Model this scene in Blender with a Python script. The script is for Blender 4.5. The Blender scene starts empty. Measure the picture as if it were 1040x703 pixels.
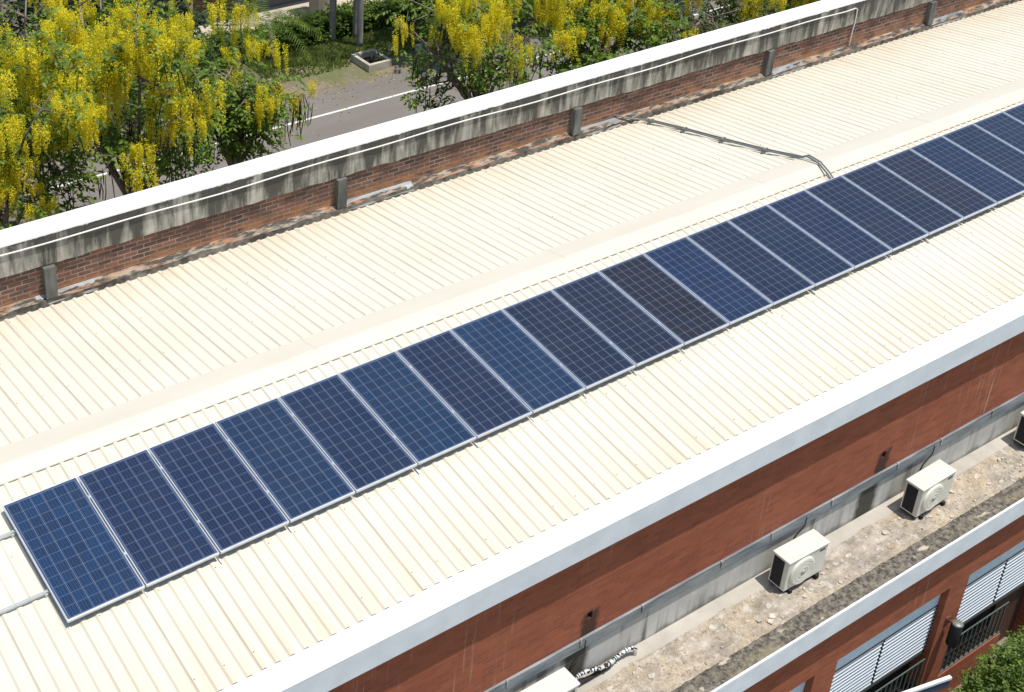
import bpy, bmesh, math, random
import numpy as np
from mathutils import Matrix, Vector

S = bpy.context.scene
COL = S.collection
random.seed(7)

# ------------------------------------------------------------------ camera
cam_d = bpy.data.cameras.new('camera')
cam = bpy.data.objects.new('camera', cam_d)
COL.objects.link(cam)
RT = Vector((0.8341768, -0.5508795, 0.0260921))
DN = Vector((-0.2362494, -0.3996937, -0.8856812))
FW = Vector((0.4983324, 0.7326505, -0.4635602))
m = Matrix.Identity(4)
for i in range(3):
    m[i][0] = RT[i]; m[i][1] = -DN[i]; m[i][2] = -FW[i]
m[0][3], m[1][3], m[2][3] = -3.900, -13.190, 12.146
cam.matrix_world = m
cam_d.sensor_fit = 'HORIZONTAL'
cam_d.sensor_width = 36.0
cam_d.lens = 1399.27 / 1040 * 36.0
cam_d.shift_x = (520 - 352.82) / 1040
cam_d.shift_y = -(351.5 - 143.1) / 1040
cam_d.clip_start = 0.1
cam_d.clip_end = 2000
S.camera = cam

# ------------------------------------------------------------------ sky, sun, exposure
SUN = Vector((0.16, -0.225, 1.0)).normalized()
EL = math.asin(SUN.z)
AZ = math.atan2(SUN.x, SUN.y)
W = bpy.data.worlds.new('World'); S.world = W
W.use_nodes = True
wn = W.node_tree.nodes; wn.clear()
sky = wn.new('ShaderNodeTexSky'); sky.sky_type = 'NISHITA'; sky.sun_disc = False
sky.sun_elevation = EL; sky.sun_rotation = AZ
sky.air_density = 1.3; sky.dust_density = 0.8
bg = wn.new('ShaderNodeBackground'); bg.inputs[1].default_value = 0.13
wo = wn.new('ShaderNodeOutputWorld')
W.node_tree.links.new(sky.outputs[0], bg.inputs[0]); W.node_tree.links.new(bg.outputs[0], wo.inputs[0])
sl = bpy.data.lights.new('sun', 'SUN'); sl.energy = 4.6; sl.angle = math.radians(0.53); sl.color = (1.0, 0.95, 0.87)
so = bpy.data.objects.new('sun', sl); COL.objects.link(so)
so.rotation_euler = SUN.to_track_quat('Z', 'Y').to_euler()
so.location = (0, 0, 60)
S.view_settings.view_transform = 'Standard'
S.view_settings.look = 'None'
S.view_settings.gamma = 1
S.view_settings.use_curve_mapping = False
S.view_settings.exposure = 0.0

GZ = -8.4          # ground level

# ------------------------------------------------------------------ material helpers
class NT:
    def __init__(s, name):
        s.m = bpy.data.materials.new(name); s.m.use_nodes = True
        s.t = s.m.node_tree; s.t.nodes.clear()
        s.out = s.t.nodes.new('ShaderNodeOutputMaterial')
        s.b = s.t.nodes.new('ShaderNodeBsdfPrincipled')
        s.t.links.new(s.b.outputs[0], s.out.inputs[0])
        g = s.t.nodes.new('ShaderNodeNewGeometry'); s.pos = g.outputs['Position']
        sp = s.t.nodes.new('ShaderNodeSeparateXYZ'); s.link(s.pos, sp.inputs[0])
        s.x, s.y, s.z = sp.outputs
        s.b.inputs['Roughness'].default_value = 0.8
        s.b.inputs['Specular IOR Level'].default_value = 0.3
    def link(s, a, b):
        s.t.links.new(a, b)
    def put(s, sock, v):
        if hasattr(v, 'is_linked') or hasattr(v, 'links'): s.link(v, sock)
        else:
            if isinstance(v, tuple) and len(v) == 3 and sock.type == 'RGBA': v = v + (1,)
            sock.default_value = v
    def math(s, op, a, b=0.0, c=0.0, clamp=False):
        n = s.t.nodes.new('ShaderNodeMath'); n.operation = op; n.use_clamp = clamp
        s.put(n.inputs[0], a); s.put(n.inputs[1], b); s.put(n.inputs[2], c)
        return n.outputs[0]
    def vec(s, x, y, z):
        n = s.t.nodes.new('ShaderNodeCombineXYZ')
        s.put(n.inputs[0], x); s.put(n.inputs[1], y); s.put(n.inputs[2], z)
        return n.outputs[0]
    def scaled(s, kx, ky, kz):
        n = s.t.nodes.new('ShaderNodeVectorMath'); n.operation = 'MULTIPLY'
        s.link(s.pos, n.inputs[0]); n.inputs[1].default_value = (kx, ky, kz)
        return n.outputs[0]
    def noise(s, v=None, scale=5.0, detail=3.0, rough=0.55):
        n = s.t.nodes.new('ShaderNodeTexNoise')
        s.link(v if v is not None else s.pos, n.inputs['Vector'])
        n.inputs['Scale'].default_value = scale; n.inputs['Detail'].default_value = detail
        n.inputs['Roughness'].default_value = rough
        return n.outputs['Fac']
    def ramp(s, f, a, b):       # linear 0..1 between a and b
        n = s.t.nodes.new('ShaderNodeMapRange'); n.clamp = True
        s.put(n.inputs[0], f); n.inputs[1].default_value = a; n.inputs[2].default_value = b
        return n.outputs[0]
    def mix(s, f, a, b, mode='MIX'):
        n = s.t.nodes.new('ShaderNodeMix'); n.data_type = 'RGBA'; n.blend_type = mode
        s.put(n.inputs[0], f); s.put(n.inputs[6], a); s.put(n.inputs[7], b)
        return n.outputs[2]
    def color(s, c): s.put(s.b.inputs['Base Color'], c)
    def rough(s, v, spec=None):
        s.put(s.b.inputs['Roughness'], v)
        if spec is not None: s.put(s.b.inputs['Specular IOR Level'], spec)
    def bump(s, h, strength=0.4, dist=0.02):
        n = s.t.nodes.new('ShaderNodeBump'); n.inputs['Strength'].default_value = strength
        n.inputs['Distance'].default_value = dist
        s.link(h, n.inputs['Height']); s.link(n.outputs[0], s.b.inputs['Normal'])
    def translucent(s, col, fac):
        t = s.t.nodes.new('ShaderNodeBsdfTranslucent'); s.put(t.inputs[0], col)
        mx = s.t.nodes.new('ShaderNodeMixShader'); mx.inputs[0].default_value = fac
        s.link(s.b.outputs[0], mx.inputs[1]); s.link(t.outputs[0], mx.inputs[2]); s.link(mx.outputs[0], s.out.inputs[0])

def plain(name, c, rough=0.6, spec=0.4, metal=0.0, var=0.12, scale=8.0):
    n = NT(name)
    f = n.noise(scale=scale, detail=4)
    d = tuple(v * (1 - var) for v in c); u = tuple(min(1, v * (1 + var)) for v in c)
    n.color(n.mix(n.ramp(f, 0.3, 0.7), d, u)); n.rough(rough, spec)
    n.b.inputs['Metallic'].default_value = metal
    return n.m

# ------------------------------------------------------------------ materials
def mat_roof():
    n = NT('cream_roof_metal')
    f = n.noise(n.scaled(0.35, 0.6, 0.6), 1.0, 4)
    c = n.mix(n.ramp(f, 0.3, 0.7), (0.65, 0.595, 0.48), (0.71, 0.66, 0.545))
    # rusty dust washed to the eaves
    st = n.noise(n.scaled(11.0, 0.5, 0.5), 1.0, 4)
    ev = n.math('MAXIMUM', n.ramp(n.y, -2.2, -3.5), n.ramp(n.y, 3.6, 4.6))
    c = n.mix(n.math('MULTIPLY', n.math('MULTIPLY', ev, n.ramp(st, 0.38, 0.65)), 0.55), c, (0.55, 0.43, 0.30))
    # grime plus painted-in shade along the flank of each rib and the sheet laps
    per = n.math('FRACT', n.math('DIVIDE', n.math('ADD', n.x, 200 * 0.763 - 1.72), 0.19075))
    rib = n.ramp(n.math('ABSOLUTE', n.math('SUBTRACT', n.math('FRACT', n.math('ADD', per, 0.5)), 0.5)), 0.15, 0.02)
    g1 = n.noise(n.scaled(5.0, 1.2, 1.2), 1.0, 3)
    c = n.mix(n.math('MULTIPLY', rib, n.math('MULTIPLY_ADD', n.ramp(g1, 0.35, 0.7), 0.26, n.math('MULTIPLY_ADD', n.ramp(n.y, -1.0, -3.0), 0.14, 0.06))), c, (0.53, 0.455, 0.36))
    lap = n.math('FRACT', n.math('DIVIDE', n.math('ADD', n.x, 200 * 0.763 - 1.72), 0.763))
    lapm = n.math('LESS_THAN', n.math('ABSOLUTE', n.math('SUBTRACT', lap, 0.006)), 0.011)
    g2 = n.noise(n.scaled(1.3, 0.9, 0.9), 1.0, 3)
    c = n.mix(n.math('MULTIPLY', n.math('MULTIPLY', lapm, 0.42), n.ramp(g2, 0.35, 0.62)), c, (0.25, 0.20, 0.15))
    sp = n.noise(None, 23.0, 2)
    c = n.mix(n.math('MULTIPLY', n.ramp(sp, 0.70, 0.76), 0.5), c, (0.45, 0.36, 0.27))
    n.color(c); n.rough(0.55, 0.25)
    return n.m

def mat_cap():
    n = NT('cream_ridge_metal')
    f = n.noise(n.scaled(0.6, 2.0, 2.0), 1.0, 4)
    c = n.mix(n.ramp(f, 0.3, 0.7), (0.61, 0.56, 0.46), (0.66, 0.615, 0.51))
    c = n.mix(n.math('MULTIPLY', n.ramp(n.y, 0.70, 0.73), n.math('MULTIPLY_ADD', f, 0.30, -0.04)), c, (0.53, 0.475, 0.40))  # far wing toned darker in the colour, standing in for its steeper shading
    g = n.noise(None, 14.0, 5, 0.65)
    c = n.mix(n.math('MULTIPLY', n.ramp(g, 0.62, 0.74), 0.35), c, (0.42, 0.37, 0.30))
    n.color(c); n.rough(0.5, 0.3)
    return n.m

def mat_white():
    n = NT('white_paint')
    f = n.noise(n.scaled(2.0, 3.0, 3.0), 1.0, 5)
    c = n.mix(n.ramp(f, 0.3, 0.75), (0.80, 0.80, 0.78), (0.72, 0.73, 0.72))
    st = n.noise(n.scaled(14.0, 1.0, 1.2), 1.0, 3)
    c = n.mix(n.math('MULTIPLY', n.ramp(st, 0.62, 0.8), 0.28), c, (0.5, 0.5, 0.47))
    n.color(c); n.rough(0.7, 0.3); n.bump(f, 0.15, 0.01)
    return n.m

def brick_color(n, bw, bh, c1, c2, mor, ms):
    b = n.t.nodes.new('ShaderNodeTexBrick')
    n.link(n.vec(n.x, n.z, 0.0), b.inputs['Vector'])
    b.inputs['Scale'].default_value = 1.0
    b.inputs['Brick Width'].default_value = bw; b.inputs['Row Height'].default_value = bh
    b.inputs['Mortar Size'].default_value = ms; b.inputs['Mortar Smooth'].default_value = 0.3
    b.inputs['Bias'].default_value = 0.0
    for k, v in (('Color1', c1), ('Color2', c2), ('Mortar', mor)): b.inputs[k].default_value = v + (1,)
    return b.outputs['Color'], b.outputs['Fac']

def box_mask(n, x0, x1, z0, z1, soft=0.05, wob=None):
    x = n.math('ADD', n.x, n.math('MULTIPLY_ADD', wob, 0.16, -0.08)) if wob else n.x
    z = n.math('ADD', n.z, n.math('MULTIPLY_ADD', wob, 0.2, -0.1)) if wob else n.z
    a = n.math('MULTIPLY', n.ramp(x, x0 - soft, x0 + soft), n.ramp(x, x1 + soft, x1 - soft))
    b = n.math('MULTIPLY', n.ramp(z, z0 - soft, z0 + soft), n.ramp(z, z1 + soft, z1 - soft))
    return n.math('MULTIPLY', a, b)

def mat_brick_red():
    n = NT('red_facing_brick')
    c, fac = brick_color(n, 0.22, 0.067, (0.36, 0.107, 0.056), (0.25, 0.074, 0.042), (0.28, 0.13, 0.085), 0.006)
    f = n.noise(n.scaled(1.2, 1.0, 9.0), 1.0, 4)
    c = n.mix(n.math('MULTIPLY', n.ramp(f, 0.35, 0.7), 0.5), c, (0.39, 0.135, 0.07))
    f2 = n.noise(None, 1.1, 4)
    c = n.mix(n.math('MULTIPLY', n.ramp(f2, 0.45, 0.75), 0.4), c, (0.20, 0.055, 0.032))
    # white run-off streaks
    st = n.noise(n.scaled(24.0, 24.0, 0.9), 1.0, 3)
    pl = n.noise(n.scaled(0.7, 0.7, 0.25), 1.0, 2)
    w = n.math('MULTIPLY', n.ramp(st, 0.60, 0.72), n.ramp(pl, 0.50, 0.66))
    c = n.mix(n.math('MULTIPLY', w, 0.55), c, (0.55, 0.42, 0.36))
    # dark wet stains below the drain holes
    wob = n.noise(None, 7.0, 4)
    for hx in DRAINS:
        mk = box_mask(n, hx - 0.13, hx + 0.16, -2.95, -2.36, 0.04, wob)
        c = n.mix(n.math('MULTIPLY', mk, 0.9), c, (0.05, 0.032, 0.024))
    n.color(c); n.rough(0.85, 0.2); n.bump(n.math('SUBTRACT', 1.0, fac), 0.3, 0.006)
    return n.m

def mat_brick_old():
    n = NT('weathered_brick')
    c, fac = brick_color(n, 0.235, 0.083, (0.25, 0.115, 0.078), (0.075, 0.052, 0.05), (0.31, 0.26, 0.21), 0.011)
    wn_ = n.t.nodes.new('ShaderNodeTexWhiteNoise'); wn_.noise_dimensions = '2D'
    f = n.noise(None, 2.2, 5)
    c = n.mix(n.math('MULTIPLY', n.ramp(f, 0.42, 0.68), 0.5), c, (0.25, 0.10, 0.052))
    f3 = n.noise(n.scaled(2.2, 2.2, 6.0), 1.0, 6, 0.68)
    c = n.mix(n.math('MULTIPLY', n.ramp(f3, 0.44, 0.64), 0.75), c, (0.085, 0.066, 0.056))
    # brighter orange sunlight painted into the lowest courses, in patches
    lo = n.math('MULTIPLY', n.ramp(n.z, -0.12, -0.34), n.ramp(n.noise(n.scaled(2.5, 2.5, 6.0), 1.0, 4), 0.38, 0.6))
    c = n.mix(n.math('MULTIPLY', lo, 0.75), c, (0.44, 0.22, 0.11))
    n.color(c); n.rough(0.9, 0.15); n.bump(n.math('MULTIPLY_ADD', f3, 0.5, n.math('SUBTRACT', 1.0, fac)), 0.6, 0.012)
    return n.m

def mat_parapet():
    n = NT('stained_concrete')
    f = n.noise(None, 3.0, 6, 0.6)
    c = n.mix(n.ramp(f, 0.3, 0.7), (0.34, 0.32, 0.27), (0.52, 0.49, 0.42))
    fine = n.noise(None, 30.0, 4, 0.6)
    c = n.mix(n.math('MULTIPLY', n.ramp(fine, 0.5, 0.75), 0.35), c, (0.27, 0.25, 0.21))
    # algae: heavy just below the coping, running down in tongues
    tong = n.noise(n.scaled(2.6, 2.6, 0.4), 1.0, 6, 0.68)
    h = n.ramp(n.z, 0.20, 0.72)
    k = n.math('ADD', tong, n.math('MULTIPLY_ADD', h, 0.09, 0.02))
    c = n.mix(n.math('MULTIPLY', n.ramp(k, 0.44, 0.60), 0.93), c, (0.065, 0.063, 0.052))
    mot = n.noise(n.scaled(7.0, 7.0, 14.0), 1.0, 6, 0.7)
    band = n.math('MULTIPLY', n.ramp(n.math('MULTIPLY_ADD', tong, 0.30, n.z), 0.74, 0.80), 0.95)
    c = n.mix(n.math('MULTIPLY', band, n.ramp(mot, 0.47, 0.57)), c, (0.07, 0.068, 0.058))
    # ragged edge of the white roof paint that ran over the arris
    dr = n.noise(n.scaled(9.0, 9.0, 1.0), 1.0, 5, 0.65)
    pm = n.math('GREATER_THAN', n.math('ADD', n.z, n.math('MULTIPLY', dr, 0.09)), 0.773)
    c = n.mix(pm, c, (0.8, 0.8, 0.77))
    n.color(c); n.rough(0.9, 0.15); n.bump(n.math('ADD', f, n.math('MULTIPLY', fine, 0.5)), 0.5, 0.015)
    return n.m

def mat_pilaster():
    n = NT('grey_concrete_stub')
    f = n.noise(n.scaled(6, 6, 1.5), 1.0, 5)
    c = n.mix(n.ramp(f, 0.3, 0.7), (0.07, 0.07, 0.063), (0.19, 0.188, 0.17))
    n.color(c); n.rough(0.9, 0.1); n.bump(f, 0.4, 0.01)
    return n.m

def mat_ledge():
    n = NT('mortar_fillet')
    f = n.noise(n.scaled(2.0, 8.0, 8.0), 1.0, 5, 0.6)
    c = n.mix(n.ramp(f, 0.38, 0.58), (0.40, 0.20, 0.11), (0.40, 0.36, 0.29))
    f2 = n.noise(n.scaled(1.4, 6.0, 6.0), 2.0, 5, 0.65)
    c = n.mix(n.ramp(f2, 0.44, 0.56), c, (0.085, 0.078, 0.066))
    n.color(c); n.rough(0.95, 0.1); n.bump(f2, 0.8, 0.03)
    return n.m

def mat_ledge_dark():
    n = NT('dark_concrete_strip')
    f = n.noise(n.scaled(3.0, 3.0, 3.0), 1.0, 5, 0.65)
    c = n.mix(n.ramp(f, 0.4, 0.65), (0.06, 0.056, 0.048), (0.22, 0.20, 0.17))
    n.color(c); n.rough(0.95, 0.1); n.bump(f, 0.6, 0.02)
    return n.m

def mat_galv(name='galvanised_metal', c0=(0.15, 0.175, 0.20), c1=(0.27, 0.30, 0.325)):
    n = NT(name)
    f = n.noise(n.scaled(1.2, 6.0, 6.0), 1.5, 5)
    n.color(n.mix(n.ramp(f, 0.35, 0.65), c0, c1)); n.rough(0.45, 0.5)
    n.b.inputs['Metallic'].default_value = 0.25
    return n.m

def mat_upstand():
    n = NT('grey_cement_upstand')
    f = n.noise(None, 2.5, 6, 0.6)
    c = n.mix(n.ramp(f, 0.3, 0.7), (0.44, 0.43, 0.40), (0.58, 0.565, 0.53))
    st = n.noise(n.scaled(7.0, 7.0, 0.5), 1.0, 4)
    pl = n.noise(n.scaled(0.55, 0.55, 0.3), 1.0, 2)
    w = n.math('MULTIPLY', n.ramp(st, 0.46, 0.60), n.math('MULTIPLY_ADD', n.ramp(pl, 0.48, 0.62), 0.8, 0.16))
    c = n.mix(n.math('MULTIPLY', w, 0.85), c, (0.09, 0.08, 0.06))
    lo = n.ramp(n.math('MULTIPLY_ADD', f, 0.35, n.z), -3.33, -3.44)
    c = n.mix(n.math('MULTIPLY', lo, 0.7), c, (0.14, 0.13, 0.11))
    wob = n.noise(None, 7.0, 4)
    for hx in DRAINS:
        mk = box_mask(n, hx - 0.42, hx + 0.05, -3.8, -2.8, 0.06, wob)
        c = n.mix(n.math('MULTIPLY', mk, 0.93), c, (0.05, 0.045, 0.033))
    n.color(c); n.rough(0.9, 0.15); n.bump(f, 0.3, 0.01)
    return n.m

def mat_slab():
    n = NT('crumbling_screed')
    f = n.noise(n.scaled(1.0, 1.6, 1.0), 2.2, 7, 0.65)
    c = n.mix(n.ramp(f, 0.32, 0.62), (0.22, 0.195, 0.165), (0.47, 0.41, 0.335))
    f2 = n.noise(None, 1.1, 3)
    c = n.mix(n.math('MULTIPLY', n.ramp(f2, 0.42, 0.65), 0.6), c, (0.54, 0.43, 0.29))
    v = n.t.nodes.new('ShaderNodeTexVoronoi'); v.feature = 'DISTANCE_TO_EDGE'; v.inputs['Scale'].default_value = 5.0
    dv = n.t.nodes.new('ShaderNodeVectorMath'); dv.operation = 'ADD'
    nn = n.t.nodes.new('ShaderNodeTexNoise'); nn.inputs['Scale'].default_value = 6.0; n.link(n.pos, nn.inputs['Vector'])
    n.link(n.pos, dv.inputs[0]); n.link(nn.outputs['Color'], dv.inputs[1]); n.link(dv.outputs[0], v.inputs['Vector'])
    cr = n.math('MULTIPLY', n.ramp(v.outputs['Distance'], 0.05, 0.0), n.ramp(f2, 0.34, 0.50))
    c = n.mix(n.math('MULTIPLY', cr, 0.75), c, (0.11, 0.095, 0.075))
    fl = n.noise(None, 8.0, 7, 0.72)
    c = n.mix(n.math('MULTIPLY', n.ramp(fl, 0.54, 0.62), 0.6), c, (0.62, 0.58, 0.52))
    c = n.mix(n.math('MULTIPLY', n.ramp(fl, 0.43, 0.36), 0.6), c, (0.15, 0.13, 0.105))
    n.color(c); n.rough(0.95, 0.1)
    n.bump(n.math('ADD', n.math('MULTIPLY', fl, 0.9), f), 0.9, 0.03)
    return n.m

def mat_cement():
    n = NT('smooth_cement_strip')
    f = n.noise(None, 2.0, 6, 0.6)
    n.color(n.mix(n.ramp(f, 0.3, 0.7), (0.38, 0.35, 0.30), (0.51, 0.47, 0.405))); n.rough(0.9, 0.15); n.bump(f, 0.25, 0.02)
    return n.m

def mat_kerb():
    n = NT('algae_black_kerb')
    f = n.noise(None, 11.0, 8, 0.78)
    c = n.mix(n.ramp(f, 0.42, 0.60), (0.065, 0.06, 0.052), (0.26, 0.235, 0.19))
    f2 = n.noise(n.scaled(1.0, 2.0, 1.0), 2.3, 4)
    c = n.mix(n.ramp(f2, 0.64, 0.68), c, (0.54, 0.47, 0.36))
    gr = n.noise(None, 1.5, 3)
    c = n.mix(n.math('MULTIPLY', n.math('MULTIPLY', n.ramp(gr, 0.45, 0.7), n.ramp(n.y, -4.66, -4.8)), 0.6), c, (0.36, 0.31, 0.2))
    n.color(c); n.rough(0.95, 0.1); n.bump(f, 0.9, 0.03)
    return n.m

def mat_cells():
    n = NT('polycrystalline_cells')
    tc = n.t.nodes.new('ShaderNodeTexCoord')
    sp = n.t.nodes.new('ShaderNodeSeparateXYZ'); n.link(tc.outputs['Object'], sp.inputs[0])
    px, py = sp.outputs[0], sp.outputs[1]
    cx = n.math('DIVIDE', n.math('SUBTRACT', px, 0.040), 0.1525)
    cy = n.math('DIVIDE', n.math('SUBTRACT', n.math('MULTIPLY', py, -1.0), 0.045), 0.15725)
    def line(c, w):
        fr = n.math('FRACT', n.math('ADD', c, 20.0))
        return n.math('LESS_THAN', n.math('SUBTRACT', 0.5, n.math('ABSOLUTE', n.math('SUBTRACT', fr, 0.5))), w)
    gx = line(cx, 0.017); gy = line(cy, 0.013)
    gap = n.math('MAXIMUM', gx, n.math('MULTIPLY', gy, 0.75))
    inside = n.math('MULTIPLY', n.math('MULTIPLY', n.math('GREATER_THAN', cx, -0.02), n.math('LESS_THAN', cx, 6.02)),
                    n.math('MULTIPLY', n.math('GREATER_THAN', cy, -0.02), n.math('LESS_THAN', cy, 12.02)))
    bus = line(n.math('MULTIPLY_ADD', cx, 4.0, 0.5), 0.045)
    wno = n.t.nodes.new('ShaderNodeTexWhiteNoise'); wno.noise_dimensions = '3D'
    oi = n.t.nodes.new('ShaderNodeObjectInfo')
    n.link(n.vec(n.math('FLOOR', cx), n.math('FLOOR', cy), oi.outputs['Random']), wno.inputs['Vector'])
    r = wno.outputs['Value']
    base = n.mix(n.math('MULTIPLY', r, 0.45), oi.outputs['Color'], (0.010, 0.017, 0.042))
    grain = n.t.nodes.new('ShaderNodeTexVoronoi'); grain.inputs['Scale'].default_value = 60.0
    n.link(tc.outputs['Object'], grain.inputs['Vector'])
    gs = n.t.nodes.new('ShaderNodeSeparateXYZ'); n.link(grain.outputs['Color'], gs.inputs[0])
    base = n.mix(n.math('MULTIPLY', gs.outputs[0], 0.25), base, n.mix(1.0, base, (1.8, 1.8, 1.8), 'MULTIPLY'))
    c = n.mix(n.math('MULTIPLY', bus, 0.15), base, (0.35, 0.40, 0.48))
    c = n.mix(n.math('MULTIPLY', gap, 0.46), c, (0.38, 0.43, 0.52))
    c = n.mix(inside, (0.05, 0.08, 0.15), c)
    # thin dust film
    du = n.noise(n.scaled(1.5, 1.5, 1.5), 1.0, 4)
    c = n.mix(n.math('MULTIPLY_ADD', n.ramp(du, 0.3, 0.8), 0.018, 0.004), c, (0.45, 0.42, 0.36))
    n.color(c); n.rough(0.14, 0.30)
    return n.m

def mat_asphalt():
    n = NT('asphalt')
    f = n.noise(n.scaled(0.25, 0.6, 1), 1.0, 4); g = n.noise(None, 40.0, 3)
    c = n.mix(n.ramp(f, 0.3, 0.7), (0.165, 0.148, 0.135), (0.215, 0.195, 0.178))
    c = n.mix(n.math('MULTIPLY', n.ramp(g, 0.4, 0.7), 0.3), c, (0.24, 0.22, 0.2))
    n.color(c); n.rough(0.9, 0.2)
    return n.m

def mat_ground():
    n = NT('bare_earth_and_grass')
    f = n.noise(None, 0.35, 5, 0.6); g = n.noise(None, 6.0, 5, 0.65)
    dirt = n.mix(n.ramp(g, 0.3, 0.7), (0.17, 0.135, 0.10), (0.28, 0.23, 0.18))
    n.color(n.mix(n.math('MULTIPLY', n.ramp(f, 0.45, 0.6), 0.8), dirt, (0.13, 0.15, 0.06))); n.rough(0.95, 0.1)
    return n.m

def mat_leaf(name, a, b, tr=0.35):
    n = NT(name)
    oi = n.t.nodes.new('ShaderNodeNewGeometry')
    r = oi.outputs['Random Per Island']
    f = n.noise(None, 0.9, 3)
    c = n.mix(n.ramp(n.math('MULTIPLY_ADD', r, 0.7, n.math('MULTIPLY', f, 0.5)), 0.25, 0.85), a, b)
    n.color(c); n.rough(0.55, 0.35)
    n.translucent(n.mix(1.0, c, (1.3, 1.5, 0.6), 'MULTIPLY'), tr)
    return n.m

def mat_petal():
    n = NT('yellow_petal')
    g = n.t.nodes.new('ShaderNodeNewGeometry')
    r = g.outputs['Random Per Island']
    c = n.mix(r, (0.80, 0.67, 0.02), (0.90, 0.82, 0.07))
    n.color(c); n.rough(0.6, 0.2); n.translucent((0.85, 0.76, 0.03), 0.5)
    return n.m

def mat_bark(name, a, b):
    n = NT(name)
    f = n.noise(n.scaled(8, 8, 2), 1.0, 5)
    n.color(n.mix(n.ramp(f, 0.3, 0.7), a, b)); n.rough(0.9, 0.1); n.bump(f, 0.6, 0.02)
    return n.m

DRAINS = (6.86, 13.22)
M = dict(litter=plain('dry_leaf', (0.20, 0.13, 0.07), 0.9, 0.1, 0, 0.4),
    fascia=plain('pale_blue_fascia', (0.73, 0.785, 0.84), 0.6, 0.3, 0, 0.07, 3),
    
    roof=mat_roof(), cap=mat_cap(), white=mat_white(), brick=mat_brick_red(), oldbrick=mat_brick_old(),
    parapet=mat_parapet(), pil=mat_pilaster(), ledge=mat_ledge(), ledged=mat_ledge_dark(), galv=mat_galv(),
    galvl=mat_galv('bright_flashing', (0.22, 0.22, 0.215), (0.46, 0.46, 0.45)),
    upstand=mat_upstand(), slab=mat_slab(), cement=mat_cement(), kerb=mat_kerb(), cells=mat_cells(),
    alu=plain('aluminium', (0.60, 0.62, 0.64), 0.38, 0.5, 0.35, 0.06),
    asphalt=mat_asphalt(), ground=mat_ground(),
    acw=plain('cream_enamel', (0.68, 0.655, 0.58), 0.45, 0.4, 0, 0.05, 4), black=plain('black_grille', (0.022, 0.022, 0.025), 0.6, 0.3),
    acf=plain('cream_fan_guard', (0.74, 0.72, 0.63), 0.55, 0.3, 0, 0.05),
    rubber=plain('black_rubber', (0.03, 0.028, 0.026), 0.8, 0.2),
    pipe=plain('grey_conduit', (0.20, 0.21, 0.20), 0.5, 0.4, 0.3), whitepipe=plain('white_conduit', (0.78, 0.77, 0.73), 0.5, 0.3, 0, 0.05),
    bluew=plain('pale_blue_paint', (0.66, 0.79, 0.89), 0.5, 0.4, 0, 0.06),
    slat=plain('white_slat', (0.58, 0.63, 0.67), 0.45, 0.4, 0, 0.04), dkframe=plain('dark_frame', (0.045, 0.05, 0.055), 0.5, 0.4),
    dark=plain('dark_interior', (0.02, 0.018, 0.018), 0.9, 0.1), bars=plain('pale_green_bars', (0.09, 0.115, 0.105), 0.5, 0.4),
    foil=plain('foil_wrap', (0.72, 0.73, 0.74), 0.35, 0.5, 0.4, 0.1), chip=plain('mortar_chip', (0.50, 0.45, 0.37), 0.95, 0.1, 0, 0.3, 15),
    navy=plain('navy_paint', (0.05, 0.075, 0.14), 0.5, 0.4),
    conc=plain('pale_concrete', (0.46, 0.43, 0.36), 0.9, 0.15, 0, 0.2, 3), line=plain('road_paint', (0.72, 0.71, 0.67), 0.8, 0.2, 0, 0.1, 4),
    soil=plain('dark_soil', (0.035, 0.028, 0.02), 0.95, 0.1, 0, 0.4, 10), greywall=plain('grey_render', (0.20, 0.20, 0.205), 0.9, 0.1, 0, 0.1, 2),
    beige=plain('beige_paving', (0.52, 0.46, 0.37), 0.9, 0.15, 0, 0.1, 2), shadebrown=plain('shaded_recess_brown', (0.075, 0.038, 0.028), 0.7, 0.2), brown=plain('brown_door', (0.16, 0.07, 0.05), 0.7, 0.2),
    grass=mat_leaf('grass_blade', (0.15, 0.19, 0.05), (0.23, 0.27, 0.09), 0.35),
    leaf=mat_leaf('golden_shower_leaf', (0.05, 0.10, 0.013), (0.19, 0.28, 0.035)),
    leafolive=mat_leaf('olive_leaf', (0.045, 0.06, 0.018), (0.12, 0.14, 0.035)),
    leafdark=mat_leaf('dark_leaf', (0.013, 0.03, 0.010), (0.038, 0.07, 0.02), 0.25),
    leafbright=mat_leaf('bright_leaf', (0.05, 0.11, 0.015), (0.16, 0.27, 0.03)),
    leafbush=mat_leaf('bush_leaf', (0.035, 0.075, 0.012), (0.17, 0.25, 0.035)),
    leafgold=mat_leaf('yellow_green_leaf', (0.05, 0.10, 0.012), (0.19, 0.27, 0.03)),
    petal=mat_petal(), bark=mat_bark('grey_brown_bark', (0.13, 0.11, 0.09), (0.30, 0.26, 0.21)),
    palmbark=mat_bark('grey_palm_bark', (0.20, 0.19, 0.18), (0.36, 0.34, 0.32)),
    pod=plain('dark_seed_pod', (0.035, 0.024, 0.018), 0.6, 0.3, 0, 0.3),
)

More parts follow.
